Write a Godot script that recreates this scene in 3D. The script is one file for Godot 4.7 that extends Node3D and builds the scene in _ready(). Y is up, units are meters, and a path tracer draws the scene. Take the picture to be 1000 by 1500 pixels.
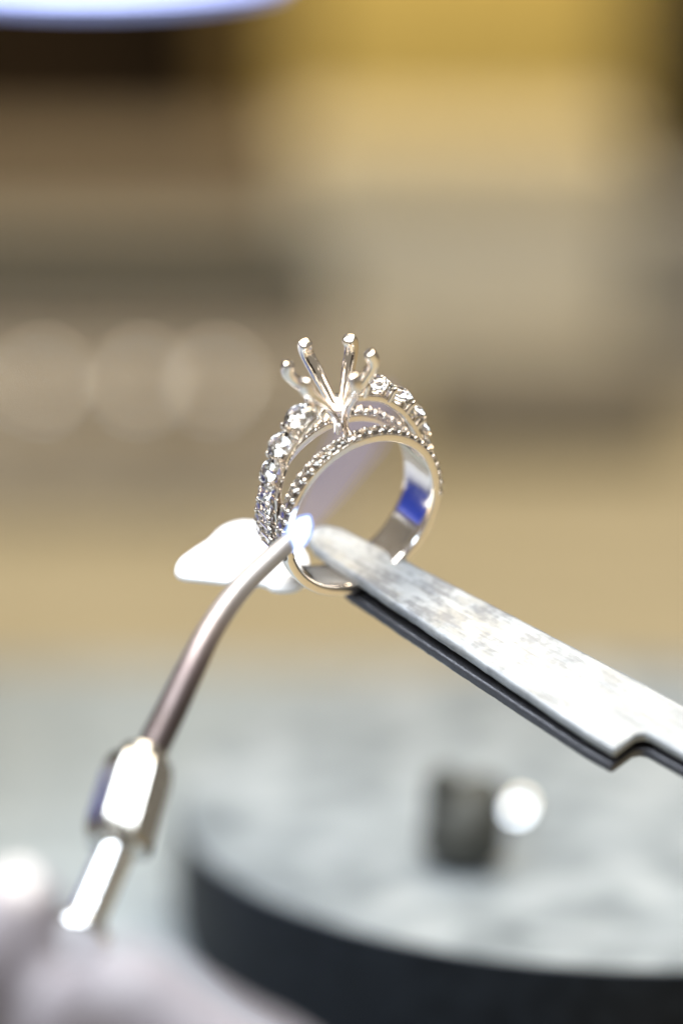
extends Node3D
# A white gold ring mount held in soldering tweezers over a jeweller's bench.
# World: metres, y up. The builders below take millimetres.

const MM := 0.001
const RX := Vector3(0.8447, 0.2538, -0.4712)     # ring: along the band at the top
const RT := Vector3(-0.0850, 0.9332, 0.3492)     # ring: up through the head
const RA := Vector3(0.5283, -0.2549, 0.8099)     # ring: axis of the finger hole
var used := {}
var kids := {}
var rng := RandomNumberGenerator.new()

# ---------------------------------------------------------------- helpers
func V(x: float, y: float, z: float) -> Vector3:
	return Vector3(x, y, z)

func P(x: float, y: float) -> Vector2:
	return Vector2(x, y)

func numbered(n: String) -> String:
	if not used.has(n):
		used[n] = 0
		return n
	used[n] += 1
	return "%s_%03d" % [n, used[n]]

func tag(o: Node, label: String, category: String, group := "") -> void:
	o.set_meta("label", label)
	o.set_meta("category", category)
	if group != "":
		o.set_meta("group", group)

func thing(called: String, label: String, category: String, at := Vector3.ZERO, group := "") -> Node3D:
	var o := Node3D.new()
	o.name = numbered(called)
	add_child(o, true)
	o.position = at * MM
	tag(o, label, category, group)
	return o

func part(called: String, m: Mesh, mat: Material, parent: Node = self, at := Vector3.ZERO) -> MeshInstance3D:
	var o := MeshInstance3D.new()
	var key := "%d/%s" % [parent.get_instance_id(), called]
	kids[key] = kids.get(key, -1) + 1
	o.name = called if kids[key] == 0 else "%s_%03d" % [called, kids[key]]
	o.mesh = m
	o.material_override = mat
	o.position = at * MM
	parent.add_child(o, true)
	return o

# vertices in mm, shared indices -> mesh in metres; outward normals, hard edges above `crease` degrees
func solid(pts: PackedVector3Array, idx: PackedInt32Array, crease := 40.0, closed := true) -> ArrayMesh:
	var n := idx.size() / 3
	var vol := 0.0
	for f in n:
		vol += pts[idx[3 * f]].dot(pts[idx[3 * f + 1]].cross(pts[idx[3 * f + 2]]))
	var flip := closed and vol > 0.0          # Godot's front faces run clockwise
	var fn := PackedVector3Array()
	fn.resize(n)
	var at_vertex := []
	at_vertex.resize(pts.size())
	for i in pts.size():
		at_vertex[i] = PackedInt32Array()
	for f in n:
		if flip:
			var k := idx[3 * f + 1]
			idx[3 * f + 1] = idx[3 * f + 2]
			idx[3 * f + 2] = k
		fn[f] = -(pts[idx[3 * f + 1]] - pts[idx[3 * f]]).cross(pts[idx[3 * f + 2]] - pts[idx[3 * f]])
		for c in 3:
			at_vertex[idx[3 * f + c]].append(f)
	var c0 := cos(deg_to_rad(crease))
	var ov := PackedVector3Array()
	var on := PackedVector3Array()
	for f in n:
		var u := fn[f].normalized()
		if u == Vector3.ZERO:
			continue
		for c in 3:
			var v := idx[3 * f + c]
			var s := Vector3.ZERO
			for g in at_vertex[v]:
				if fn[g].normalized().dot(u) > c0:
					s += fn[g]
			ov.append(pts[v] * MM)
			on.append(s.normalized())
	var a := []
	a.resize(Mesh.ARRAY_MAX)
	a[Mesh.ARRAY_VERTEX] = ov
	a[Mesh.ARRAY_NORMAL] = on
	var m := ArrayMesh.new()
	m.add_surface_from_arrays(Mesh.PRIMITIVE_TRIANGLES, a)
	return m

# closed loops of equal length joined into a tube with capped ends
func sweep(loops: Array, crease := 40.0, ring_shaped := false) -> ArrayMesh:
	var k: int = loops[0].size()
	var pts := PackedVector3Array()
	var idx := PackedInt32Array()
	for l in loops:
		pts.append_array(l)
	var rows := loops.size()
	for r in (rows if ring_shaped else rows - 1):
		for i in k:
			var a := r * k + i
			var b := r * k + (i + 1) % k
			var c := ((r + 1) % rows) * k + i
			var d := ((r + 1) % rows) * k + (i + 1) % k
			idx.append_array([a, b, c, b, d, c])
	if not ring_shaped:
		for e in [0, rows - 1]:
			var mid := Vector3.ZERO
			for p in loops[e]:
				mid += p / k
			pts.append(mid)
			for i in k:
				var a: int = e * k + i
				var b: int = e * k + (i + 1) % k
				if e == 0:
					idx.append_array([a, pts.size() - 1, b])
				else:
					idx.append_array([a, b, pts.size() - 1])
	return solid(pts, idx, crease)

func circle(c: Vector3, u: Vector3, v: Vector3, ru: float, rv: float, k := 20, power := 2.0) -> PackedVector3Array:
	var l := PackedVector3Array()
	for i in k:
		var a := TAU * i / k
		var ca := cos(a)
		var sa := sin(a)
		l.append(c + u * ru * signf(ca) * pow(absf(ca), 2.0 / power) + v * rv * signf(sa) * pow(absf(sa), 2.0 / power))
	return l

func smooth_path(p: Array, per := 6) -> Array:
	var out := []
	for i in p.size() - 1:
		var a: Vector3 = p[maxi(i - 1, 0)]
		var d: Vector3 = p[mini(i + 2, p.size() - 1)]
		for k in per:
			out.append(p[i].cubic_interpolate(p[i + 1], a, d, float(k) / per))
	out.append(p[-1])
	return out

func tube(path: Array, radii: Array, k := 24, crease := 40.0) -> ArrayMesh:
	var loops := []
	var side := Vector3.ZERO
	for i in path.size():
		var d: Vector3 = (path[mini(i + 1, path.size() - 1)] - path[maxi(i - 1, 0)]).normalized()
		if side == Vector3.ZERO:
			side = d.cross(Vector3(0.31, 0.2, 0.93)).normalized()
		side = (side - d * d.dot(side)).normalized()
		loops.append(circle(path[i], side, d.cross(side), radii[i], radii[i], k))
	return sweep(loops, crease)

# profile of (radius, height) turned about an axis
func lathe(profile: Array, k := 32, crease := 40.0, base := Vector3.ZERO, axis := Vector3.UP, face := Vector3.ZERO) -> ArrayMesh:
	var u := axis.cross(Vector3(0.3, 0.21, 0.93)).normalized()
	var v := axis.cross(u).normalized()
	if face != Vector3.ZERO:              # turn the middle of one facet that way
		u = (face - axis * face.dot(axis)).normalized().rotated(axis, PI / k)
		v = axis.cross(u).normalized()
	var loops := []
	for q in profile:
		loops.append(circle(base + axis * q.y, u, v, q.x, q.x, k))
	return sweep(loops, crease)

# box with rounded edges
func box(size: Vector3, bevel := 1.0, centre := Vector3.ZERO) -> ArrayMesh:
	var loops := []
	var h := size / 2.0
	for q in [[-1.0, 90.0], [-1.0, 60.0], [-1.0, 30.0], [-1.0, 0.0], [1.0, 0.0], [1.0, 30.0], [1.0, 60.0], [1.0, 90.0]]:
		var ang := deg_to_rad(q[1])
		var inset: float = bevel * (1.0 - cos(ang)) + 0.001 * bevel
		var y: float = q[0] * (h.y - bevel * (1.0 - sin(ang)))
		var l := PackedVector3Array()
		var r := bevel * 1.001 - inset + bevel * 0.02
		for c in [[1.0, 1.0, 0.0], [-1.0, 1.0, 90.0], [-1.0, -1.0, 180.0], [1.0, -1.0, 270.0]]:
			for s in 4:
				var a := deg_to_rad(c[2] + 30.0 * s)
				l.append(centre + Vector3(c[0] * (h.x - inset - r) + r * cos(a), y, c[1] * (h.z - inset - r) + r * sin(a)))
		loops.append(l)
	return sweep(loops, 35.0)

# flat outline (x, z) given a thickness y0..y1 with bevelled rims
func plate(outline: PackedVector2Array, y0: float, y1: float, bevel := 0.3, dome := 0.0) -> ArrayMesh:
	var k := outline.size()
	var area := 0.0
	for i in k:
		area += outline[i].cross(outline[(i + 1) % k])
	var sgn := signf(area)
	var ins := PackedVector2Array()
	for i in k:
		var e: Vector2 = (outline[(i + 1) % k] - outline[(i + k - 1) % k]).normalized()
		ins.append(Vector2(-e.y, e.x) * sgn)
	var pts := PackedVector3Array()
	var idx := PackedInt32Array()
	var levels := [[bevel, y0], [bevel * 0.3, y0 + bevel * 0.3], [0.0, y0 + bevel], [0.0, y1 - bevel], [bevel * 0.3, y1 - bevel * 0.3], [bevel, y1], [bevel * 3.0, y1 + dome]]
	if dome == 0.0:
		levels.pop_back()
	for q in levels:
		for i in k:
			var p: Vector2 = outline[i] + ins[i] * q[0]
			pts.append(Vector3(p.x, q[1], p.y))
	for r in levels.size() - 1:
		for i in k:
			var a := r * k + i
			var b := r * k + (i + 1) % k
			idx.append_array([a, b, a + k, b, b + k, a + k])
	var tri := Geometry2D.triangulate_polygon(outline)
	var top := (levels.size() - 1) * k
	for f in tri.size() / 3:
		var a := tri[3 * f]
		var b := tri[3 * f + 1]
		var c := tri[3 * f + 2]
		var ccw := (outline[b] - outline[a]).cross(outline[c] - outline[a]) * sgn > 0.0
		if not ccw:
			var w := b
			b = c
			c = w
		# side quads a, b, a+k run with the outline, so the top cap follows it and the bottom cap turns back
		idx.append_array([top + a, top + b, top + c, a, c, b])
	return solid(pts, idx, 50.0)

func ball(r: float, k := 10, squash := 1.0) -> ArrayMesh:
	var prof := []
	for i in range(1, k):
		var a := PI * i / k
		prof.append(Vector2(r * sin(a), -r * cos(a) * squash))
	prof.push_front(Vector2(r * 0.02, -r * squash))
	prof.append(Vector2(r * 0.02, r * squash))
	return lathe(prof, 2 * k, 80.0)

# round brilliant, girdle radius 1 mm, table towards +y
func brilliant() -> ArrayMesh:
	var pts := PackedVector3Array()
	var idx := PackedInt32Array()
	for i in 8:
		var a := TAU * i / 8.0
		pts.append(Vector3(0.56 * cos(a), 0.34, 0.56 * sin(a)))            # 0..7 table
	for i in 8:
		var a := TAU * (i + 0.5) / 8.0
		pts.append(Vector3(0.80 * cos(a), 0.215, 0.80 * sin(a)))           # 8..15 between
	for i in 16:
		var a := TAU * i / 16.0
		pts.append(Vector3(cos(a), 0.02, sin(a)))                          # 16..31 girdle top
	for i in 16:
		var a := TAU * i / 16.0
		pts.append(Vector3(cos(a), -0.03, sin(a)))                         # 32..47 girdle bottom
	for i in 8:
		var a := TAU * (i + 0.5) / 8.0
		pts.append(Vector3(0.24 * cos(a), -0.68, 0.24 * sin(a)))           # 48..55 pavilion
	pts.append(Vector3(0, -0.88, 0))                                       # 56 culet
	pts.append(Vector3(0, 0.34, 0))                                        # 57 table centre
	for i in 8:
		var j := (i + 1) % 8
		var h := (i + 7) % 8
		idx.append_array([57, i, j, i, 8 + i, j])
		idx.append_array([8 + i, 16 + 2 * i, 16 + 2 * i + 1, 8 + i, 16 + 2 * i + 1, 16 + (2 * i + 2) % 16])
		idx.append_array([i, 8 + h, 16 + 2 * i, i, 16 + 2 * i, 8 + i])
		idx.append_array([48 + i, 32 + 2 * i + 1, 32 + 2 * i, 48 + i, 32 + (2 * i + 2) % 16, 32 + 2 * i + 1])
		idx.append_array([48 + h, 48 + i, 32 + 2 * i, 56, 48 + i, 48 + h])
	for i in 16:
		var j := (i + 1) % 16
		idx.append_array([16 + i, 32 + i, 16 + j, 16 + j, 32 + i, 32 + j])
	return solid(pts, idx, 2.0)

func rgb(r: float, g: float, b: float) -> Color:      # linear base colour
	return Color(r, g, b).linear_to_srgb()

func noise_tex(seed_: int, freq: float, ramp: Array, octaves := 5, size := 512, kind := FastNoiseLite.TYPE_SIMPLEX_SMOOTH) -> NoiseTexture2D:
	var n := FastNoiseLite.new()
	n.seed = seed_
	n.noise_type = kind
	n.frequency = freq
	n.fractal_octaves = octaves
	var t := NoiseTexture2D.new()
	t.width = size
	t.height = size
	t.seamless = true
	t.noise = n
	if ramp.size():
		var g := Gradient.new()
		var o := PackedFloat32Array()
		var c := PackedColorArray()
		for q in ramp:
			o.append(q[0])
			c.append(q[1])
		g.offsets = o
		g.colors = c
		t.color_ramp = g
	return t

func mat(color: Color, rough := 0.5, metal := 0.0) -> StandardMaterial3D:
	var m := StandardMaterial3D.new()
	m.albedo_color = color
	m.roughness = rough
	m.metallic = metal
	return m

func mapped(m: StandardMaterial3D, tile_mm: Vector3, albedo: Texture2D, height: Texture2D = null, height_mm := 0.0, rough: Texture2D = null) -> StandardMaterial3D:
	m.uv1_triplanar = true
	m.uv1_scale = Vector3(1000.0 / tile_mm.x, 1000.0 / tile_mm.y, 1000.0 / tile_mm.z)
	if albedo:
		m.albedo_texture = albedo
	if height:
		m.heightmap_enabled = true
		m.heightmap_texture = height
		m.heightmap_scale = height_mm * 0.1
	if rough:
		m.roughness_texture = rough
	return m

# burnt flux and oxide along a tweezer jaw: thick at the tip, gone by the shoulder
func scorch_marks() -> ImageTexture:
	var n := FastNoiseLite.new()
	n.seed = 21
	n.frequency = 0.009
	n.fractal_octaves = 6
	var fine := FastNoiseLite.new()
	fine.seed = 22
	fine.frequency = 0.045
	fine.fractal_octaves = 4
	var im := Image.create(1024, 256, false, Image.FORMAT_RGB8)
	for x in 1024:
		var reach := 1.0 - smoothstep(0.3, 0.8, x / 1024.0)
		for y in 256:
			var v := n.get_noise_2d(x, y * 1.2) * 0.75 + fine.get_noise_2d(x, y) * 0.4 + fine.get_noise_2d(x * 0.12, y * 1.6 + 500.0) * 0.4
			var soot := smoothstep(-0.2, 0.5, v) * (0.3 + 0.7 * reach)
			var spot := smoothstep(0.12, 0.3, v + fine.get_noise_2d(x + 900.0, y) * 0.3) * reach * 0.4
			var rust := smoothstep(0.0, 0.5, n.get_noise_2d(x + 3000.0, y)) * 0.4 * (0.3 + 0.7 * reach)
			var c := Color(0.29, 0.303, 0.316).lerp(Color(0.19, 0.165, 0.12), rust).lerp(Color(0.12, 0.125, 0.14), maxf(soot * 0.85, spot))
			im.set_pixel(x, y, c.linear_to_srgb())
	return ImageTexture.create_from_image(im)

# ---------------------------------------------------------------- ring
func at(th: float, r: float, w: float) -> Vector3:
	var a := deg_to_rad(th)
	return Vector3(r * sin(a), r * cos(a), w)

func lip(th: float) -> float:            # half width of the whole band at an angle from the top
	var a := absf(th)
	if a > 98.0:
		return 2.75 + 0.35 * pow((180.0 - a) / 82.0, 1.2)
	return 3.1 + 0.25 * sin(deg_to_rad((98.0 - a) / 98.0 * 90.0))

func along(table: Array, x: float) -> float:
	for i in table.size() - 1:
		if x <= table[i + 1][0]:
			return lerpf(table[i][1], table[i + 1][1], smoothstep(0.0, 1.0, (x - table[i][0]) / (table[i + 1][0] - table[i][0])) * 0.35 + 0.65 * clampf((x - table[i][0]) / (table[i + 1][0] - table[i][0]), 0.0, 1.0))
	return table[-1][1]

func rail_r(th: float) -> float:         # top of the middle rail, rising towards the head
	return along([[8.0, 14.2], [20.0, 13.75], [35.0, 12.75], [48.0, 11.85], [59.5, 11.2], [69.0, 10.65], [77.0, 10.35], [85.0, 10.25], [102.0, 10.25]], absf(th))

func strap(a0: float, a1: float, step: float, half: Callable, mid: Callable, r0: Callable, r1: Callable, power := 5.0) -> ArrayMesh:
	var loops := []
	var n := int(round((a1 - a0) / step))
	for i in n + 1:
		var th := a0 + (a1 - a0) * i / n
		var hw: float = half.call(th)
		var w: float = mid.call(th)
		var ri: float = r0.call(th)
		var ro: float = r1.call(th)
		loops.append(circle(at(th, (ri + ro) / 2.0, w), at(th, 1.0, 0.0), Vector3.BACK, (ro - ri) / 2.0, hw, 28, power))
	return sweep(loops, 38.0)

func seat(parent: Node, called: String, m: Mesh, mt: Material, th: float, r: float, w: float, size: float, lean := 0.0) -> void:
	var o := part(called, m, mt, parent)
	var a := deg_to_rad(th)
	var b := Basis(Vector3(cos(a), -sin(a), 0), Vector3(sin(a), cos(a), 0), Vector3.BACK)
	b = b * Basis(Vector3.RIGHT, lean) * Basis(Vector3.UP, th * 0.37)
	o.transform = Transform3D(b.scaled(Vector3.ONE * size), at(th, r, w) * MM)

func make_ring(gold: Material, gem: Material) -> void:
	var ring := thing("engagement_ring", "white gold ring with diamond set split shoulders and empty six prong head", "ring", V(0.85, 0.86, -0.85))
	ring.basis = Basis(RX, RT, RA).orthonormalized()
	var stone := brilliant()
	var bead := ball(0.33, 7, 1.0)
	var inner := func(_t): return 9.22
	part("band", strap(66.0, 294.0, 2.5, func(t): return lip(t if t <= 180.0 else 360.0 - t) - 0.03 * smoothstep(82.0, 66.0, minf(t, 360.0 - t)), func(_t): return 0.0, func(_t): return 9.2, func(t): return lerpf(9.75, 10.55, smoothstep(92.0, 101.0, minf(t, 360.0 - t))), 6.0), gold, ring)
	for s in [1.0, -1.0]:
		var strand := part("front_strand" if s > 0.0 else "rear_strand", strap(-100.0, 100.0, 2.0, func(_t): return 0.85, func(t): return s * (lip(t) - 0.86), inner, func(_t): return 10.28), gold, ring)
		var th := -97.0
		while th < 98.0:
			var w: float = s * (lip(th) - 0.86)
			seat(strand, "diamond", stone, gem, th, 10.42, w, 0.78)
			for e in [-1.0, 1.0]:
				seat(strand, "bead", bead, gold, th + 3.7, 10.36, w + e * 0.58, rng.randf_range(0.95, 1.12))
			th += 7.4
	for s in [-1.0, 1.0]:
		var lo := minf(s * 9.0, s * 100.0)
		var hi := maxf(s * 9.0, s * 100.0)
		var wide := func(t): return 0.8 + 0.3 * clampf((absf(t) - 15.0) / 60.0, 0.0, 1.0)
		var rail := part("centre_rail", strap(lo, hi, 1.75, wide, func(_t): return 0.0, func(t): return lerpf(rail_r(t) - 0.85, 9.3, smoothstep(60.0, 68.0, absf(t))), func(t): return rail_r(t)), gold, ring)
		var spots := [[20.0, 15.0, 1.75], [34.5, 13.95, 1.6], [48.0, 12.95, 1.38], [59.5, 12.05, 1.1], [69.0, 11.3, 0.92], [77.0, 10.85, 0.8], [84.5, 10.65, 0.74], [91.5, 10.6, 0.7], [98.0, 10.55, 0.66]]
		for q in spots:
			seat(rail, "diamond", stone, gem, s * q[0], q[1], 0.0, q[2])
		for i in spots.size():
			var a0: float = spots[i][0] - 7.5 if i == 0 else (spots[i - 1][0] + spots[i][0]) / 2.0
			var top: float = spots[i][1] + 0.75 if i == 0 else (spots[i - 1][1] + spots[i][1]) / 2.0 + 0.42
			var foot := rail_r(a0) - 0.3
			if i < 4:
				for e in [-1.0, 1.0]:
					var w0: float = e * 0.62
					var w1: float = e * (1.12 - 0.07 * i)
					var loops := []
					for k in 9:
						var u := k / 8.0
						var rad := 0.36 if k < 7 else (0.28 if k == 7 else 0.1)
						loops.append(circle(at(s * a0, lerpf(foot, top, u), lerpf(w0, w1, u)), at(s * (a0 + 90.0), 1.0, 0.0), Vector3.BACK, rad * 1.1, rad, 12))
					part("post", sweep(loops, 60.0), gold, rail)
			else:
				var loops := []
				for k in 7:
					var w := lerpf(-1.15, 1.15, k / 6.0)
					var rad := 0.3 if k > 0 and k < 6 else 0.16
					loops.append(circle(at(s * a0, top - 0.28, w), at(s * a0, 1.0, 0.0), at(s * (a0 + 90.0), 1.0, 0.0), rad, rad * 0.8, 12))
				part("bar", sweep(loops, 60.0), gold, rail)
	# the head: stem, cup, bridge and six prongs
	part("stem", lathe([P(0.95, 9.9), P(0.85, 10.6), P(0.85, 11.6), P(1.1, 12.3)], 24), gold, ring)
	part("cup", lathe([P(0.75, 11.9), P(1.2, 12.7), P(1.65, 13.5), P(1.7, 13.75), P(1.5, 13.85), P(1.0, 13.3), P(0.3, 13.0)], 32, 50.0), gold, ring)
	for e in [-1.0, 1.0]:
		var loops := []
		for k in 8:
			var u := k / 7.0
			loops.append(circle(at(0.0, lerpf(10.4, 9.9, u), e * lerpf(0.3, 2.2, u)), Vector3.RIGHT, Vector3.UP, 0.5, 0.4, 14, 3.0))
		part("bridge", sweep(loops), gold, ring)
	for i in 6:
		var a := deg_to_rad([23.5, 87.0, 155.0, 209.0, 266.0, 331.0][i])
		var out := Vector3(cos(a), 0, sin(a))
		var side := out.cross(Vector3.UP)
		var prof := smooth_path([V(0.7, 11.6, 0), V(1.0, 12.6, 0), V(1.75, 13.9, 0), V(2.6, 15.2, 0), V(3.4, 16.35, 0), V(4.15, 17.3, 0), V(4.62, 18.1, 0), V(4.72, 18.85, 0), V(4.45, 19.5, 0)], 5)
		var loops := []
		for k in prof.size():
			var u := float(k) / (prof.size() - 1)
			var d: Vector3 = (prof[mini(k + 1, prof.size() - 1)] - prof[maxi(k - 1, 0)]).normalized()
			var nrm := Vector3(d.y, -d.x, 0)
			var c: Vector3 = out * prof[k].x + Vector3.UP * prof[k].y + Vector3.LEFT * 0.085 * (prof[k].y - 12.0)
			var wide := lerpf(0.5, 0.74, smoothstep(0.0, 0.5, u))
			var thick := lerpf(0.42, 0.7, smoothstep(0.1, 0.85, u))
			if u > 0.62 and u < 0.74:
				thick *= 0.9
			loops.append(circle(c, out * nrm.x + Vector3.UP * nrm.y, side, thick, wide, 20, 3.2))
		var endc: Vector3 = out * prof[-1].x + Vector3.UP * prof[-1].y + Vector3.LEFT * 0.085 * (prof[-1].y - 12.0)
		for q in [[0.12, 0.95], [0.24, 0.8], [0.31, 0.5]]:
			var l := PackedVector3Array()
			for p in loops[prof.size() - 1]:
				l.append(endc + (p - endc) * q[1] + (Vector3.UP * 0.9 - out * 0.35) * q[0])
			loops.append(l)
		part("prong", sweep(loops, 50.0), gold, ring)

# ---------------------------------------------------------------- tools
func make_tweezers(steel: Material, scorched: Material) -> void:
	var tw := thing("soldering_tweezers", "scorched grey steel soldering tweezers gripping the ring's lower edge from the right", "tweezers", V(2.73, -7.78, -4.44))
	tw.basis = Basis(V(0.7783, -0.3078, 0.5473), V(0.0444, 0.8964, 0.4411), V(-0.6264, -0.3190, 0.7113)).orthonormalized()
	for j in 2:
		var upper := j == 0
		var o := PackedVector2Array()
		var x0 := -7.8 if upper else -2.6
		for k in 9:                                   # the rounded tip
			var a := deg_to_rad(90.0 + 22.5 * k)
			o.append(P(x0 + 1.7 + 1.9 * cos(a), 0.0 - 2.1 * sin(a)))
		var far_ := []
		var near_ := []
		for k in 60:
			var x := -5.6 + 44.8 * k / 59.0
			if not upper and x < x0 + 2.2:
				continue
			var u := clampf((x + 7.0) / 43.0, 0.0, 1.0)
			var rough := rng.randf_range(-0.07, 0.07) * (1.0 - 0.7 * u)
			far_.append(P(x, lerpf(-2.25, -4.5, pow(u, 0.8)) + rough))
			near_.append(P(x, lerpf(2.3, 6.3, pow(u, 0.9)) + rng.randf_range(-0.07, 0.07) * (1.0 - 0.7 * u)))
		near_.reverse()
		var arm := [P(62, -4.8), P(90, -4.8), P(90, 1.9), P(41.0, 1.8), P(40.3, 2.1), P(39.8, 2.8), P(39.5, 6.0)]
		o.reverse()
		var line := PackedVector2Array(o)              # tip runs from the near side round to the far side
		line.append_array(PackedVector2Array(far_))
		line.append_array(PackedVector2Array(arm))
		line.append_array(PackedVector2Array(near_))
		if upper:
			part("upper_jaw", plate(line, 0.0, 1.35, 0.45), scorched, tw, V(0, 0.02, 0))
		else:
			var lower := part("lower_jaw", plate(line, -1.3, 0.0, 0.3), steel, tw, V(0, -1.42, 0.25))
			lower.rotation.z = 0.016

func make_torch(copper: Material, nickel: Material, chrome: Material, grip: Material) -> void:
	var torch := thing("soldering_torch", "slim soldering torch with bent bare metal tip and hexagonal nut", "torch", V(-26.85, -32.50, 44.94))
	var o := V(-26.85, -32.50, 44.94)
	var raw := [V(-4.66, -0.04, 8.29), V(-7.34, -1.97, 10.88), V(-11.00, -4.67, 14.71), V(-14.02, -7.97, 18.70), V(-16.35, -11.85, 22.33), V(-18.50, -15.68, 25.94), V(-21.4, -20.2, 31.9)]
	var path := smooth_path(raw, 8)
	var last := path.size() - 1
	var d: Vector3 = (path[0] - path[1]).normalized()
	var pp := []
	var rr := []
	for i in path.size():
		pp.append(path[i] - o)
		rr.append(lerpf(0.9, 1.82, pow(float(i) / last, 0.8)))
	pp.push_front(pp[0] + d * 0.12)        # rounded lip and the bore
	rr.push_front(0.78)
	pp.push_front(pp[0])
	rr.push_front(0.5)
	pp.push_front(pp[0] - d * 1.2)
	rr.push_front(0.45)
	part("tip_tube", tube(pp, rr, 28, 50.0), copper, torch)
	var n0 := V(-20.68, -17.95, 29.66) - o
	var n1 := V(-23.50, -26.49, 38.16) - o
	var ax := (n1 - n0).normalized()
	var ln := (n1 - n0).length()
	part("nut", lathe([P(1.9, 1.2), P(2.7, 1.3), P(3.35, 1.8), P(3.85, 2.7), P(4.08, 4.0), P(4.1, ln - 3.0), P(3.95, ln - 1.4), P(3.55, ln - 0.4), P(2.9, ln), P(1.6, ln)], 8, 32.0, n0, ax, V(0.06, 0.76, 0.65)), nickel, torch)
	part("nut_collar", lathe([P(1.8, 0.2), P(2.3, 0.3), P(2.6, 0.7), P(2.7, 1.5)], 32, 40.0, n0, ax), nickel, torch)
	var e := V(-26.85, -32.50, 44.94) - o
	var rod0 := V(-23.36, -25.94, 38.01) - o
	part("stem_rod", tube([rod0, rod0.lerp(e, 0.5), e], [2.05, 2.05, 2.05], 28), chrome, torch)
	var hx := (V(-33.37, -45.07, 60.73) - V(-26.85, -32.02, 44.81)).normalized()
	part("collar", lathe([P(2.0, -1.2), P(2.7, -1.0), P(3.3, -0.2), P(3.4, 0.9), P(3.0, 1.6)], 32, 40.0, e, hx), chrome, torch)
	part("handle", lathe([P(2.6, 1.0), P(3.9, 1.6), P(4.4, 3.5), P(4.6, 30.0), P(4.6, 90.0), P(3.8, 92.0), P(1.0, 92.5)], 32, 40.0, e, hx), grip, torch)

func make_flame() -> void:
	var fl := thing("torch_flame", "faint violet gas flame rising from the torch mouth through the ring", "flame", V(-4.66, -0.04, 8.29))
	var dirn := (V(7.4, 14.6, -12.6) - V(-4.51, 0.25, 8.21)).normalized()
	for q in [[1.8, 3.9, 25.0, 0.028], [1.45, 3.2, 24.0, 0.034], [1.1, 2.5, 23.0, 0.038], [0.75, 1.8, 21.0, 0.038]]:
		var m := StandardMaterial3D.new()
		m.transparency = BaseMaterial3D.TRANSPARENCY_ALPHA
		m.albedo_color = Color(0.0, 0.0, 0.0, q[3])
		m.roughness = 1.0
		m.metallic_specular = 0.0
		m.emission_enabled = true
		m.emission = rgb(0.55, 0.54, 1.0)
		m.emission_energy_multiplier = 0.9
		var L: float = q[2]
		part("plume", lathe([P(q[0] * 0.6, 0.3), P(q[0], 1.2), P(lerpf(q[0], q[1], 0.5), L * 0.3), P(q[1], L * 0.62), P(q[1] * 0.9, L * 0.8), P(q[1] * 0.6, L * 0.93), P(q[1] * 0.1, L)], 32, 80.0, Vector3.ZERO, dirn), m, fl)
	for q in [[1.6, 5.0, 0.2, Color(0.3, 0.46, 1.0), 1.8], [1.3, 4.5, 0.45, Color(0.6, 0.78, 1.0), 2.6], [1.05, 3.9, 0.95, Color(0.85, 0.94, 1.0), 3.4]]:
		var core := StandardMaterial3D.new()
		core.transparency = BaseMaterial3D.TRANSPARENCY_ALPHA
		core.albedo_color = Color(0, 0, 0, q[2])
		core.roughness = 1.0
		core.metallic_specular = 0.0
		core.emission_enabled = true
		core.emission = q[3].linear_to_srgb()
		core.emission_energy_multiplier = q[4]
		var r: float = q[0]
		var L: float = q[1]
		part("core", lathe([P(r * 0.4, -0.3 * r), P(r * 0.85, 0.0), P(r, L * 0.25), P(r * 0.95, L * 0.5), P(r * 0.7, L * 0.75), P(r * 0.3, L * 0.93), P(r * 0.03, L)], 24, 80.0, -dirn * (1.3 + r * 0.5), dirn), core, fl)
	var glow := AreaLight3D.new()
	glow.name = "flame_light"
	glow.area_size = Vector2(0.0025, 0.0025)
	glow.light_color = rgb(0.62, 0.78, 1.0)
	glow.light_energy = 0.00015
	glow.shadow_enabled = true
	fl.add_child(glow, true)
	glow.position = dirn * 3.2 * MM
	glow.basis = Basis.looking_at(dirn, Vector3.UP)

func make_leaf(white: Material) -> void:
	var lf := thing("leaf_plate", "glaring white leaf shaped plate behind the ring's lower left edge", "metal tab", V(-10.92, -7.08, -5.35))
	lf.basis = Basis(V(1, 0, 0), V(0, 0.8660, 0.5), V(0, -0.5, 0.8660))
	var raw := [P(-7.96, -1.99), P(-7.49, -0.22), P(-5.85, 1.54), P(-4.29, 2.98), P(-2.96, 4.85), P(-1.17, 5.84), P(0.62, 5.96), P(2.73, 5.29), P(5.07, 3.31), P(7.02, 0.55), P(7.18, -2.76), P(6.24, -4.63), P(4.68, -5.18), P(3.12, -4.96), P(1.95, -4.19), P(-1.56, -3.97), P(-4.68, -3.53), P(-7.18, -3.09)]
	var line := PackedVector2Array()
	for i in raw.size():
		for k in 4:
			var p: Vector2 = raw[i].cubic_interpolate(raw[(i + 1) % raw.size()], raw[(i + raw.size() - 1) % raw.size()], raw[(i + 2) % raw.size()], k / 4.0)
			line.append(Vector2(p.x, -p.y))
	part("tab", plate(line, -0.4, 0.4, 0.25, 0.12), white, lf)

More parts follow.
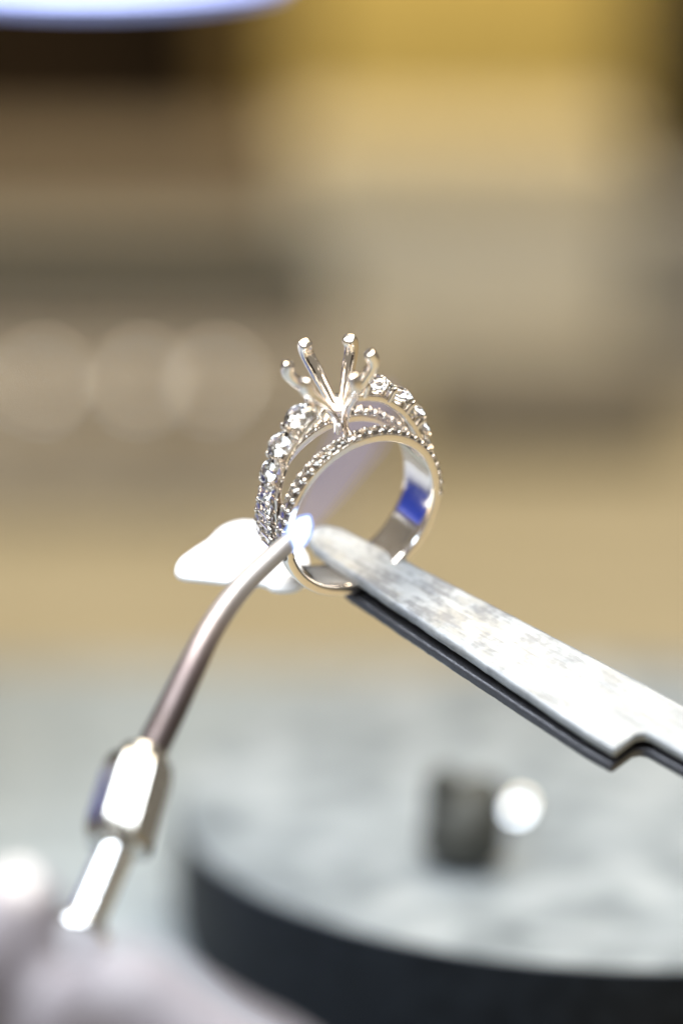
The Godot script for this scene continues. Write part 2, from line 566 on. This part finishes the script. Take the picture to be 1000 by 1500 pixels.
# ---------------------------------------------------------------- hand: smooth union of tapered capsules, meshed as surface nets
func capsules(bones: Array, cell: float, blend: float) -> ArrayMesh:
	var lo := Vector3.ONE * 1e9
	var hi := -lo
	for b in bones:
		for e in [[b[0], b[2]], [b[1], b[3]]]:
			lo = lo.min(e[0] - Vector3.ONE * (e[1] + 2.5 * cell))
			hi = hi.max(e[0] + Vector3.ONE * (e[1] + 2.5 * cell))
	var n := Vector3i(((hi - lo) / cell).ceil()) + Vector3i.ONE
	var f := PackedFloat32Array()
	f.resize(n.x * n.y * n.z)
	f.fill(100.0)
	for b in bones:
		var rm: float = maxf(b[2], b[3]) + 4.0 * cell + blend
		var a0 := Vector3i(((Vector3(b[0]).min(b[1]) - Vector3.ONE * rm - lo) / cell).floor()).clamp(Vector3i.ZERO, n - Vector3i.ONE)
		var a1 := Vector3i(((Vector3(b[0]).max(b[1]) + Vector3.ONE * rm - lo) / cell).ceil()).clamp(Vector3i.ZERO, n - Vector3i.ONE)
		var ab: Vector3 = b[1] - b[0]
		var ll := maxf(ab.length_squared(), 1e-6)
		for z in range(a0.z, a1.z + 1):
			for y in range(a0.y, a1.y + 1):
				for x in range(a0.x, a1.x + 1):
					var p := lo + Vector3(x, y, z) * cell
					var u := clampf((p - b[0]).dot(ab) / ll, 0.0, 1.0)
					var d: float = (p - b[0] - ab * u).length() - lerpf(b[2], b[3], u)
					var i := (z * n.y + y) * n.x + x
					var h := clampf(0.5 + 0.5 * (f[i] - d) / blend, 0.0, 1.0)
					f[i] = lerpf(f[i], d, h) - blend * h * (1.0 - h)
	var pts := PackedVector3Array()
	var cell_at := {}
	var corner := []
	for k in 8:
		corner.append((((k >> 2) & 1) * n.y + ((k >> 1) & 1)) * n.x + (k & 1))
	for z in n.z - 1:
		for y in n.y - 1:
			for x in n.x - 1:
				var i := (z * n.y + y) * n.x + x
				var inside := 0
				for k in 8:
					if f[i + corner[k]] < 0.0:
						inside += 1
				if inside == 0 or inside == 8:
					continue
				var s := Vector3.ZERO
				var c := 0
				for k in 8:
					for bit in [1, 2, 4]:
						if k & bit:
							continue
						var fa := f[i + corner[k]]
						var fb := f[i + corner[k | bit]]
						if (fa < 0.0) != (fb < 0.0):
							var q := Vector3(k & 1, (k >> 1) & 1, (k >> 2) & 1)
							q[0 if bit == 1 else (1 if bit == 2 else 2)] += fa / (fa - fb)
							s += q
							c += 1
				cell_at[i] = pts.size()
				pts.append(lo + (Vector3(x, y, z) + s / c) * cell)
	var step := [1, n.x, n.x * n.y]
	var idx := PackedInt32Array()
	for i in cell_at:
		for ax in 3:
			if (f[i] < 0.0) == (f[i + step[ax]] < 0.0):
				continue
			var u: int = step[(ax + 1) % 3]
			var v: int = step[(ax + 2) % 3]
			if not (cell_at.has(i - u) and cell_at.has(i - v) and cell_at.has(i - u - v)):
				continue
			var q := [cell_at[i], cell_at[i - u], cell_at[i - u - v], cell_at[i - v]]
			if f[i] < 0.0:
				idx.append_array([q[0], q[2], q[1], q[0], q[3], q[2]])
			else:
				idx.append_array([q[0], q[1], q[2], q[0], q[2], q[3]])
	return solid(pts, idx, 80.0)

func make_hand(skin: Material, nail: Material) -> void:
	var o := V(-20.0, -46.3, 69.3)
	var near := V(3.0, 3.0, 12.0)          # the whole fist sits this much towards the eye
	var h := thing("person", "bare hand closed round the torch handle at the lower left, far out of focus", "person", o + near)
	var bones := []
	for b in [
		[V(-22.6, -26.9, 75.3), V(-10.9, -36.0, 78.0), 6.6, 8.0],      # thumb, across the front
		[V(-10.9, -36.0, 78.0), V(-6.0, -52.0, 80.0), 8.2, 10.5],
		[V(-34.0, -27.5, 68.0), V(-24.0, -42.0, 76.0), 6.0, 8.0],
		[V(-33.0, -20.9, 66.0), V(-41.0, -23.5, 74.0), 4.6, 6.2],      # index finger
		[V(-41.0, -23.5, 74.0), V(-47.0, -35.0, 75.0), 6.3, 7.6],
		[V(-47.0, -35.0, 75.0), V(-38.0, -56.0, 76.0), 7.8, 9.5],
		[V(-37.0, -35.0, 56.5), V(-50.0, -35.0, 61.0), 5.2, 6.6],      # middle finger round the back
		[V(-50.0, -35.0, 61.0), V(-52.0, -48.0, 70.0), 6.8, 7.8],
		[V(-52.0, -48.0, 70.0), V(-36.0, -62.0, 78.0), 7.8, 9.5],
		[V(-40.0, -47.0, 58.5), V(-53.0, -50.0, 64.0), 5.2, 6.6],      # ring finger
		[V(-53.0, -50.0, 64.0), V(-52.0, -62.0, 74.0), 6.8, 7.6],
		[V(-52.0, -62.0, 74.0), V(-34.0, -70.0, 82.0), 7.6, 9.0],
		[V(-42.0, -58.0, 62.0), V(-53.0, -63.0, 70.0), 4.8, 6.0],      # little finger
		[V(-53.0, -63.0, 70.0), V(-34.0, -74.0, 84.0), 6.0, 8.0],
		[V(-36.0, -52.0, 78.0), V(-12.0, -58.0, 82.0), 11.0, 12.0],    # palm
		[V(-34.0, -66.0, 84.0), V(-8.0, -68.0, 90.0), 11.0, 13.0],
		[V(-18.0, -66.0, 88.0), V(8.0, -70.0, 118.0), 15.0, 19.0],      # wrist
		[V(8.0, -70.0, 118.0), V(30.0, -60.0, 180.0), 19.0, 26.0],
	]:
		bones.append([b[0] - o, b[1] - o, b[2], b[3]])
	part("hand", capsules(bones, 2.0, 2.6), skin, h)
	part("nail", ball(2.6, 8, 0.35), nail, h, V(-33.4, -17.6, 68.6) - o).rotation = Vector3(0.75, 0, 0.4)

# ---------------------------------------------------------------- scene
func _ready() -> void:
	rng.seed = 7
	# camera
	var cam := Camera3D.new()
	cam.name = "camera"
	add_child(cam)
	cam.position = V(0, 108.70, 405.69) * MM
	cam.look_at_from_position(cam.position, Vector3.ZERO, Vector3.UP)
	var lens := CameraAttributesPhysical.new()
	lens.frustum_near = 0.02
	lens.frustum_far = 12.0
	lens.frustum_focal_length = 127.83
	lens.frustum_focus_distance = 0.4155
	lens.exposure_aperture = 4.6
	cam.attributes = lens
	cam.fov = 15.593
	cam.near = 0.02
	cam.far = 12.0
	cam.current = true
	# air and exposure
	var we := WorldEnvironment.new()
	we.name = "environment"
	var env := Environment.new()
	env.background_mode = Environment.BG_COLOR
	env.background_color = rgb(0.29, 0.265, 0.225)
	env.tonemap_mode = Environment.TONE_MAPPER_LINEAR
	env.tonemap_exposure = 1.0
	env.sdfgi_enabled = true
	env.ssao_enabled = true
	env.ssil_enabled = true
	we.environment = env
	add_child(we)
	# bench lamp over the work: housing, glowing diffuser and its light
	var black := mat(rgb(0.03, 0.03, 0.032), 0.4)
	var lamp := thing("bench_lamp", "adjustable bench lamp with a flat white panel shining down on the ring", "lamp", V(-230, -88, -40))
	var lc := V(-70, 215, 95)
	var lo := V(-230, -88, -40)
	part("base", lathe([P(45, 0), P(48, 3), P(48, 12), P(40, 16), P(6, 17)], 40), black, lamp)
	part("arm", tube([V(0, 14, 0), V(0, 250, 0), V(20, 330, 30), V(70, 370, 70), V(150, 318, 131)], [5, 5, 5, 5, 5], 16), black, lamp)
	var head := part("housing", box(V(280, 18, 200), 5.0), black, lamp, lc - lo + V(0, 10.5, 0))
	var glowing := mat(rgb(0.9, 0.9, 0.9), 0.5)
	glowing.emission_enabled = true
	glowing.emission = rgb(0.95, 0.97, 1.0)
	glowing.emission_energy_multiplier = 4.0
	part("diffuser", box(V(260, 2, 180), 0.8), glowing, lamp, lc - lo)
	var key := AreaLight3D.new()
	key.name = "lamp_light"
	key.area_size = Vector2(0.26, 0.18)
	key.light_color = rgb(0.84, 0.93, 1.0)
	key.light_energy = 0.16
	key.light_size = 0.1
	key.shadow_enabled = true
	lamp.add_child(key, true)
	key.position = (lc - lo + V(0, -2.0, 0)) * MM
	key.basis = Basis(Vector3.RIGHT, -PI / 2)

	# unseen warm panel added to lift the background and warm the highlights
	var panel := thing("added_fill_panel", "added square warm white fill panel above the bench, out of view", "fill light", V(120, 920, -350))
	part("frame", box(V(640, 30, 640), 5.0), mat(rgb(0.7, 0.7, 0.7), 0.5), panel, V(0, 17, 0))
	var warm := mat(rgb(0.9, 0.9, 0.9), 0.5)
	warm.emission_enabled = true
	warm.emission = rgb(1.0, 0.87, 0.66)
	warm.emission_energy_multiplier = 4.0
	part("diffuser", box(V(600, 3, 600), 1.0), warm, panel)
	var over := AreaLight3D.new()
	over.name = "added_fill_light"
	over.area_size = Vector2(0.6, 0.6)
	over.light_color = rgb(1.0, 0.87, 0.66)
	over.light_energy = 0.68
	over.shadow_enabled = true
	panel.add_child(over, true)
	over.position = V(0, -3, 0) * MM
	over.basis = Basis(Vector3.RIGHT, -PI / 2)

	# unseen lamp added to brighten the upper part of the yellow box
	var clip := thing("added_box_lamp", "added unseen lamp with a warm bulb brightening the yellow box", "lamp", V(60, 96, -800))
	var bulb := mat(rgb(0.9, 0.9, 0.9), 0.5)
	bulb.emission_enabled = true
	bulb.emission = rgb(1.0, 0.84, 0.55)
	bulb.emission_energy_multiplier = 5.0
	var hood := part("hood", lathe([P(14, 46), P(16, 44), P(40, 0), P(39, 0), P(15, 42), P(13, 44)], 40, 30.0), black, clip)
	hood.basis = Basis(Vector3.RIGHT, 0.62)
	var disc := part("bulb", lathe([P(4, 9), P(26, 9), P(27, 8), P(26, 7), P(4, 7)], 32), bulb, clip)
	disc.basis = hood.basis
	part("arm", tube([V(0, 40, 28), V(0, 120, 60), V(60, 130, 20), V(150, -20, -90), V(150, -255, -120)], [5, 5, 5, 5, 5], 14), black, clip)
	var cl := AreaLight3D.new()
	cl.name = "added_box_light"
	cl.area_size = Vector2(0.05, 0.05)
	cl.light_color = rgb(1.0, 0.84, 0.55)
	cl.light_energy = 0.026
	cl.shadow_enabled = true
	clip.add_child(cl, true)
	cl.basis = hood.basis * Basis(Vector3.RIGHT, -PI / 2)
	cl.position = cl.basis * V(0, 0, -2) * MM

	# materials
	var scratch := noise_tex(11, 0.02, [[0.0, Color(0.1, 0.1, 0.1)], [1.0, Color(0.34, 0.34, 0.34)]], 5)
	var gold := mapped(mat(rgb(0.82, 0.745, 0.665), 1.0, 1.0), V(9, 9, 9), null, null, 0.0, noise_tex(4, 0.03, [[0.0, Color(0.08, 0.08, 0.08)], [1.0, Color(0.2, 0.2, 0.2)]], 4, 256))
	var gem := mat(Color(1, 1, 1, 0.0), 0.0)
	gem.refraction_enabled = true
	gem.refraction_scale = 0.1
	var scorched := mapped(mat(Color(1, 1, 1), 1.0, 0.2), V(64, 16, 16), scorch_marks(), noise_tex(22, 0.02, [], 6), 0.1, noise_tex(23, 0.012, [[0.0, Color(0.35, 0.35, 0.35)], [1.0, Color(0.6, 0.6, 0.6)]], 4, 256))
	scorched.uv1_offset = Vector3(10.0 / 64.0, 0, 0)
	var steel := mapped(mat(rgb(0.07, 0.07, 0.08), 1.0, 0.5), V(12, 12, 12), null, noise_tex(25, 0.03, [], 5), 0.06, noise_tex(26, 0.02, [[0.0, Color(0.35, 0.35, 0.35)], [1.0, Color(0.6, 0.6, 0.6)]], 4, 256))
	var dull := noise_tex(32, 0.02, [[0.0, Color(0.36, 0.36, 0.36)], [1.0, Color(0.55, 0.55, 0.55)]], 4, 256)
	var heat := Gradient.new()             # clean at the mouth, then straw, then brown oxide
	heat.offsets = PackedFloat32Array([0.0, 0.28, 0.38, 0.46, 0.56, 1.0])
	heat.colors = PackedColorArray([rgb(0.5, 0.47, 0.45), rgb(0.48, 0.44, 0.42), rgb(0.32, 0.26, 0.235), rgb(0.15, 0.115, 0.11), rgb(0.085, 0.066, 0.064), rgb(0.07, 0.058, 0.058)])
	var heat_tint := GradientTexture2D.new()
	heat_tint.gradient = heat
	heat_tint.width = 16
	heat_tint.height = 512
	heat_tint.fill_from = Vector2(0, 0)
	heat_tint.fill_to = Vector2(0, 1)
	var copper := mapped(mat(Color(1, 1, 1), 1.0, 0.8), V(40, 40, 40), heat_tint, null, 0.0, dull)
	var nickel := mapped(mat(rgb(0.56, 0.54, 0.5), 1.0, 1.0), V(14, 14, 14), null, null, 0.0, scratch)
	var chrome := mapped(mat(rgb(0.72, 0.73, 0.75), 1.0, 1.0), V(14, 14, 14), null, null, 0.0, scratch)
	var grip := mat(rgb(0.25, 0.25, 0.28), 0.5)
	var white := mat(rgb(0.86, 0.87, 0.9), 0.4)
	var skin := mapped(mat(Color(1, 1, 1), 0.5), V(30, 30, 30), noise_tex(41, 0.01, [[0.0, rgb(0.20, 0.178, 0.195)], [1.0, rgb(0.27, 0.245, 0.265)]], 4, 256), noise_tex(42, 0.05, [], 4, 256), 0.1)
	var nail := mat(rgb(0.7, 0.62, 0.58), 0.25)
	var wood := mapped(mat(Color(1, 1, 1), 0.55), V(400, 400, 60), noise_tex(51, 0.012, [[0.0, rgb(0.30, 0.25, 0.155)], [0.5, rgb(0.375, 0.32, 0.21)], [1.0, rgb(0.44, 0.38, 0.26)]], 5))
	var pad := mapped(mat(Color(1, 1, 1), 0.7), V(90, 90, 90), noise_tex(52, 0.012, [[0.0, rgb(0.22, 0.26, 0.29)], [0.5, rgb(0.31, 0.355, 0.39)], [1.0, rgb(0.42, 0.465, 0.495)]], 5), noise_tex(53, 0.04, [], 4, 256), 0.3)

	# bench
	var bench := part("bench_surface", box(V(1600, 40, 1050), 3.0), wood, self, V(0, -108, -175))
	bench.set_meta("kind", "structure")
	bench.set_meta("label", "tan wooden jeweller's bench top")
	tag(part("soldering_mat", box(V(270, 3, 330), 1.2), pad, self, V(-115, -86.45, -50)), "pale blue grey heat proof mat lying on the wooden bench", "mat")

	# block, dark offcut and a polished button added and tilted for a glint
	var block := thing("bench_block", "thick round grey steel block with dark side at lower right", "steel block", V(41, -87.95, -89.9))
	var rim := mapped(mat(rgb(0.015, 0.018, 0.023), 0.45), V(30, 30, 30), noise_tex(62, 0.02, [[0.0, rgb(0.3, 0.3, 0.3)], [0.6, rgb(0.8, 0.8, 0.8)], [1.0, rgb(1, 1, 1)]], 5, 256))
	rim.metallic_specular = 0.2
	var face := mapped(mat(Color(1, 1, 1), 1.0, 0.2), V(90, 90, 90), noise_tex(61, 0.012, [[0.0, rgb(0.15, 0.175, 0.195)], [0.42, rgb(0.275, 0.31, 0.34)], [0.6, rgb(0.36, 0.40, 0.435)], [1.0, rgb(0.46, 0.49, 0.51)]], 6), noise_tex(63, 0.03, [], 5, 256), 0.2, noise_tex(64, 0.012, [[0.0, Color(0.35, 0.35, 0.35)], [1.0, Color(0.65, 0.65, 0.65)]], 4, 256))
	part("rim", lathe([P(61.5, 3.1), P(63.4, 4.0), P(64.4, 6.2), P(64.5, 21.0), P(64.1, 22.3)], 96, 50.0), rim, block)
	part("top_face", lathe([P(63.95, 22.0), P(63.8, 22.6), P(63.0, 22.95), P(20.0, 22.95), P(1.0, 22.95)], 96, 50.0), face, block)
	var cut := mapped(mat(Color(1, 1, 1), 0.5, 0.3), V(9, 9, 9), noise_tex(71, 0.02, [[0.0, rgb(0.022, 0.022, 0.019)], [1.0, rgb(0.075, 0.075, 0.062)]], 4, 256))
	var offcut := part("metal_lump", capsules([[V(-1.6, 2.5, 0.4), V(-2.6, 9.2, -0.8), 3.3, 2.0], [V(1.7, 2.4, 0.3), V(1.9, 5.6, -1.0), 3.2, 3.0], [V(-1.5, 2.0, -1.5), V(2.2, 7.6, -2.0), 2.4, 2.0], [V(0.0, 2.0, 0.6), V(0.5, 3.5, 0.5), 3.6, 3.0]], 0.5, 2.4), cut, self, V(16.2, -63.3, -60.0))
	offcut.scale = Vector3(1.12, 1.1, 1.1)
	tag(offcut, "small dark lump of metal standing on the round steel block", "metal lump")
	var button := part("glint_button", ball(2.0, 12, 0.38), mat(rgb(0.85, 0.87, 0.9), 0.06, 1.0), self, V(24.0, -62.4, -76.5))
	button.rotation = Vector3(0.70, 0, 0.16)
	tag(button, "tiny polished steel button beside the dark lump, added and tilted to catch a lamp glint", "button")

	# tools at work
	make_ring(gold, gem)
	make_tweezers(steel, scorched)
	make_torch(copper, nickel, chrome, grip)
	make_flame()
	make_leaf(white)
	make_hand(skin, nail)

	# behind, far out of focus
	var beige := mapped(mat(Color(1, 1, 1), 0.7), V(160, 60, 160), noise_tex(81, 0.01, [[0.0, rgb(0.36, 0.3, 0.22)], [1.0, rgb(0.47, 0.4, 0.31)]], 4, 256))
	var dark := mat(rgb(0.03, 0.03, 0.026), 0.9)
	dark.metallic_specular = 0.2
	var brown := mat(rgb(0.032, 0.021, 0.012), 0.9)
	brown.metallic_specular = 0.2
	var yellow := mat(rgb(0.66, 0.5, 0.15), 0.6)
	var ink := mat(rgb(0.01, 0.01, 0.01), 0.9)
	ink.metallic_specular = 0.2
	var taupe := mat(rgb(0.2, 0.17, 0.125), 0.6)
	var cream := mat(rgb(0.72, 0.64, 0.48), 0.7)
	var t := thing("wooden_tray", "low beige wooden tray on the bench behind the ring at left", "tray", V(-85, -88, -326))
	part("front_board", box(V(184, 33, 8), 1.5), beige, t, V(0, 16.6, -4))
	part("back_board", box(V(184, 33, 6), 1.5), beige, t, V(0, 16.6, -25))
	for s in [-1.0, 1.0]:
		part("end_board", box(V(8, 33, 13.6), 1.5), beige, t, V(s * 88, 16.6, -15))
	part("floor_board", box(V(167, 4, 13), 1.0), beige, t, V(0, 2.1, -15))
	var glint_knob := mat(rgb(0.66, 0.63, 0.6), 0.08, 1.0)  # knobs added to catch lamp glints that blur into discs
	for x in [25.0, 45.0, 60.0]:
		part("glint_knob", lathe([P(2.2, 0.0), P(2.2, 2.5), P(4.8, 3.2), P(6.0, 5.2), P(6.1, 6.4), P(5.6, 8.4), P(4.2, 10.2), P(2.2, 11.3), P(0.1, 11.6)], 32, 80.0, Vector3.ZERO, Vector3.BACK), glint_knob, t, V(x, 26.5, 0.0))
	t = thing("dark_box", "dark grey green box standing behind the beige tray", "box", V(-98, -88, -386))
	part("body", box(V(192, 33, 40), 2.0), dark, t, V(0, 16.6, 0))
	part("lid", box(V(194, 5, 42), 1.5), dark, t, V(0, 35.7, 0))
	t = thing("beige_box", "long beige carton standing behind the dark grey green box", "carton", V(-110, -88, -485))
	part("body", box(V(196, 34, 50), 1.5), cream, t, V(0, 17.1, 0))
	part("lid", box(V(198, 13, 52), 1.5), mat(rgb(0.22, 0.165, 0.1), 0.8), t, V(0, 40.7, 0))  # mid brown lid: the shading gradient above the carton put into its colour
	var table := thing("side_table", "dark side table standing behind the bench", "table", V(0, -620, -990))
	part("table_top", box(V(1000, 24, 420), 3.0), brown, table, V(0, 448, 0))
	for sx in [-1.0, 1.0]:
		for sz in [-1.0, 1.0]:
			part("leg", box(V(40, 435, 40), 2.0), brown, table, V(sx * 450, 218, sz * 170))
	t = thing("brown_cabinet", "dark brown cabinet at the upper left of the background", "cabinet", V(-176, -160, -1060))
	part("body", box(V(300, 200, 120), 2.0), brown, t, V(0, 100.1, 0))
	part("drawer_front", box(V(270, 60, 5), 1.5), brown, t, V(0, 60, 62.6))
	part("drawer_front", box(V(270, 60, 5), 1.5), brown, t, V(0, 130, 62.6))
	var lilac := mat(rgb(0.3, 0.345, 0.66), 0.6)
	t = thing("round_dish", "pale lavender round dish on a side arm, cut off by the top left edge", "dish", V(-31.0, 49.2, -75.0))
	part("dish", lathe([P(4, -1.6), P(20, -1.5), P(24, -0.8), P(25.2, 0.6), P(24.6, 1.6), P(23.4, 1.7), P(19, 1.0), P(1, 0.9)], 64), lilac, t)
	part("arm", tube([V(-23, 0, 0), V(-90, 3, -8), V(-150, -20, -14), V(-160, -137, -15)], [2.2, 2.2, 2.2, 2.2], 14), black, t)
	t = thing("yellow_box", "yellow cardboard box standing at the upper right of the background", "box", V(44, -160, -955))
	part("body", box(V(116, 170, 110), 2.0), yellow, t, V(0, 85.1, 0))
	part("lid", box(V(120, 20, 114), 2.0), yellow, t, V(0, 180.2, 0))
	t = thing("cream_box", "cream carton standing in front of the yellow box", "carton", V(27, -88, -455))
	part("body", box(V(76, 46, 40), 1.5), mat(rgb(0.78, 0.71, 0.56), 0.75), t, V(0, 23.1, 0))
	part("lid", box(V(78, 12, 42), 1.5), mat(rgb(0.74, 0.62, 0.38), 0.75), t, V(0, 52.3, 0))  # soft shading from yellow down to cream put into the lid colour
	t = thing("low_taupe_form", "low grey brown rounded form lying in front of the cream carton", "pouch", V(44, -88, -385))  # grey brown form filling the darker band below the carton
	part("body", box(V(60, 17, 36), 7.0), taupe, t, V(0, 8.6, 0))
	part("flap", box(V(58, 4, 26), 1.8), taupe, t, V(0, 18.2, 4))
	t = thing("gradient_roll", "added brown roll carrying the soft gradient between the dark cabinet and the yellow box", "added roll", V(-26, -160, -930))  # roll added; its mid tone carries the shading from cabinet to yellow box
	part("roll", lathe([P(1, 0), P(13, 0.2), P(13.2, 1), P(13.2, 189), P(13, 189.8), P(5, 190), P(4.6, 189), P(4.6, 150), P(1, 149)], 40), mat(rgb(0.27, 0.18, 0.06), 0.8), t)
	t = thing("black_stand", "black upright post at the upper right edge", "stand", V(135, -160, -880))
	part("base", box(V(60, 10, 60), 2.0), black, t, V(0, 5.1, 0))
	part("post", box(V(52, 420, 36), 3.0), ink, t, V(0, 220.2, 0))
	t = thing("grey_carton", "grey carton standing before the black post at the right edge", "carton", V(92, -88, -445))
	part("body", box(V(50, 38, 30), 1.5), mat(rgb(0.3, 0.28, 0.24), 0.8), t, V(0, 19.1, 0))
	part("lid", box(V(52, 5, 32), 1.5), mat(rgb(0.3, 0.28, 0.24), 0.8), t, V(0, 40.7, 0))
	var wall := part("wall", box(V(2400, 1500, 30), 3.0), mat(rgb(0.12, 0.09, 0.06), 0.9), self, V(0, 100, -1500))
	wall.set_meta("kind", "structure")
	wall.set_meta("label", "plain brown wall far behind the bench")
	# a blue beaker left of the frame, mirrored inside the ring
	var blue := mat(rgb(0.02, 0.05, 0.42), 0.35)
	t = thing("added_white_carton", "added unseen white carton left of the view, mirrored inside the band", "carton", V(-108, -84.9, -125))  # unseen carton added so the band shows a white reflection
	part("body", box(V(84, 56, 84), 1.5), white, t, V(0, 28.1, 0))
	part("lid", box(V(86, 5, 86), 1.5), white, t, V(0, 58.7, 0))
	t = thing("blue_bottle", "tall blue plastic bottle left of the view, mirrored inside the band", "bottle", V(-158, -84.9, -52))
	part("body", lathe([P(30, 0), P(33, 1.5), P(34, 5), P(34, 96), P(30, 108), P(14, 116), P(12, 118), P(12, 124)], 40), blue, t)
	part("cap", lathe([P(14, 124.1), P(14.5, 125), P(14.5, 137), P(13.5, 138.5), P(1, 138.6)], 32), mat(rgb(0.7, 0.7, 0.7), 0.4), t)
	# unseen dark cupboard added behind the viewer to darken reflections in the metal
	t = thing("added_dark_cupboard", "added dark wooden cupboard, unseen behind the viewer, mirrored in the ring's metal", "cupboard", V(120, -900, 1150))
	part("carcass", box(V(1300, 1500, 300), 8.0), brown, t, V(0, 750, 0))
	for sx in [-1.0, 1.0]:
		part("door", box(V(630, 1440, 20), 4.0), brown, t, V(sx * 322, 750, -160.5))
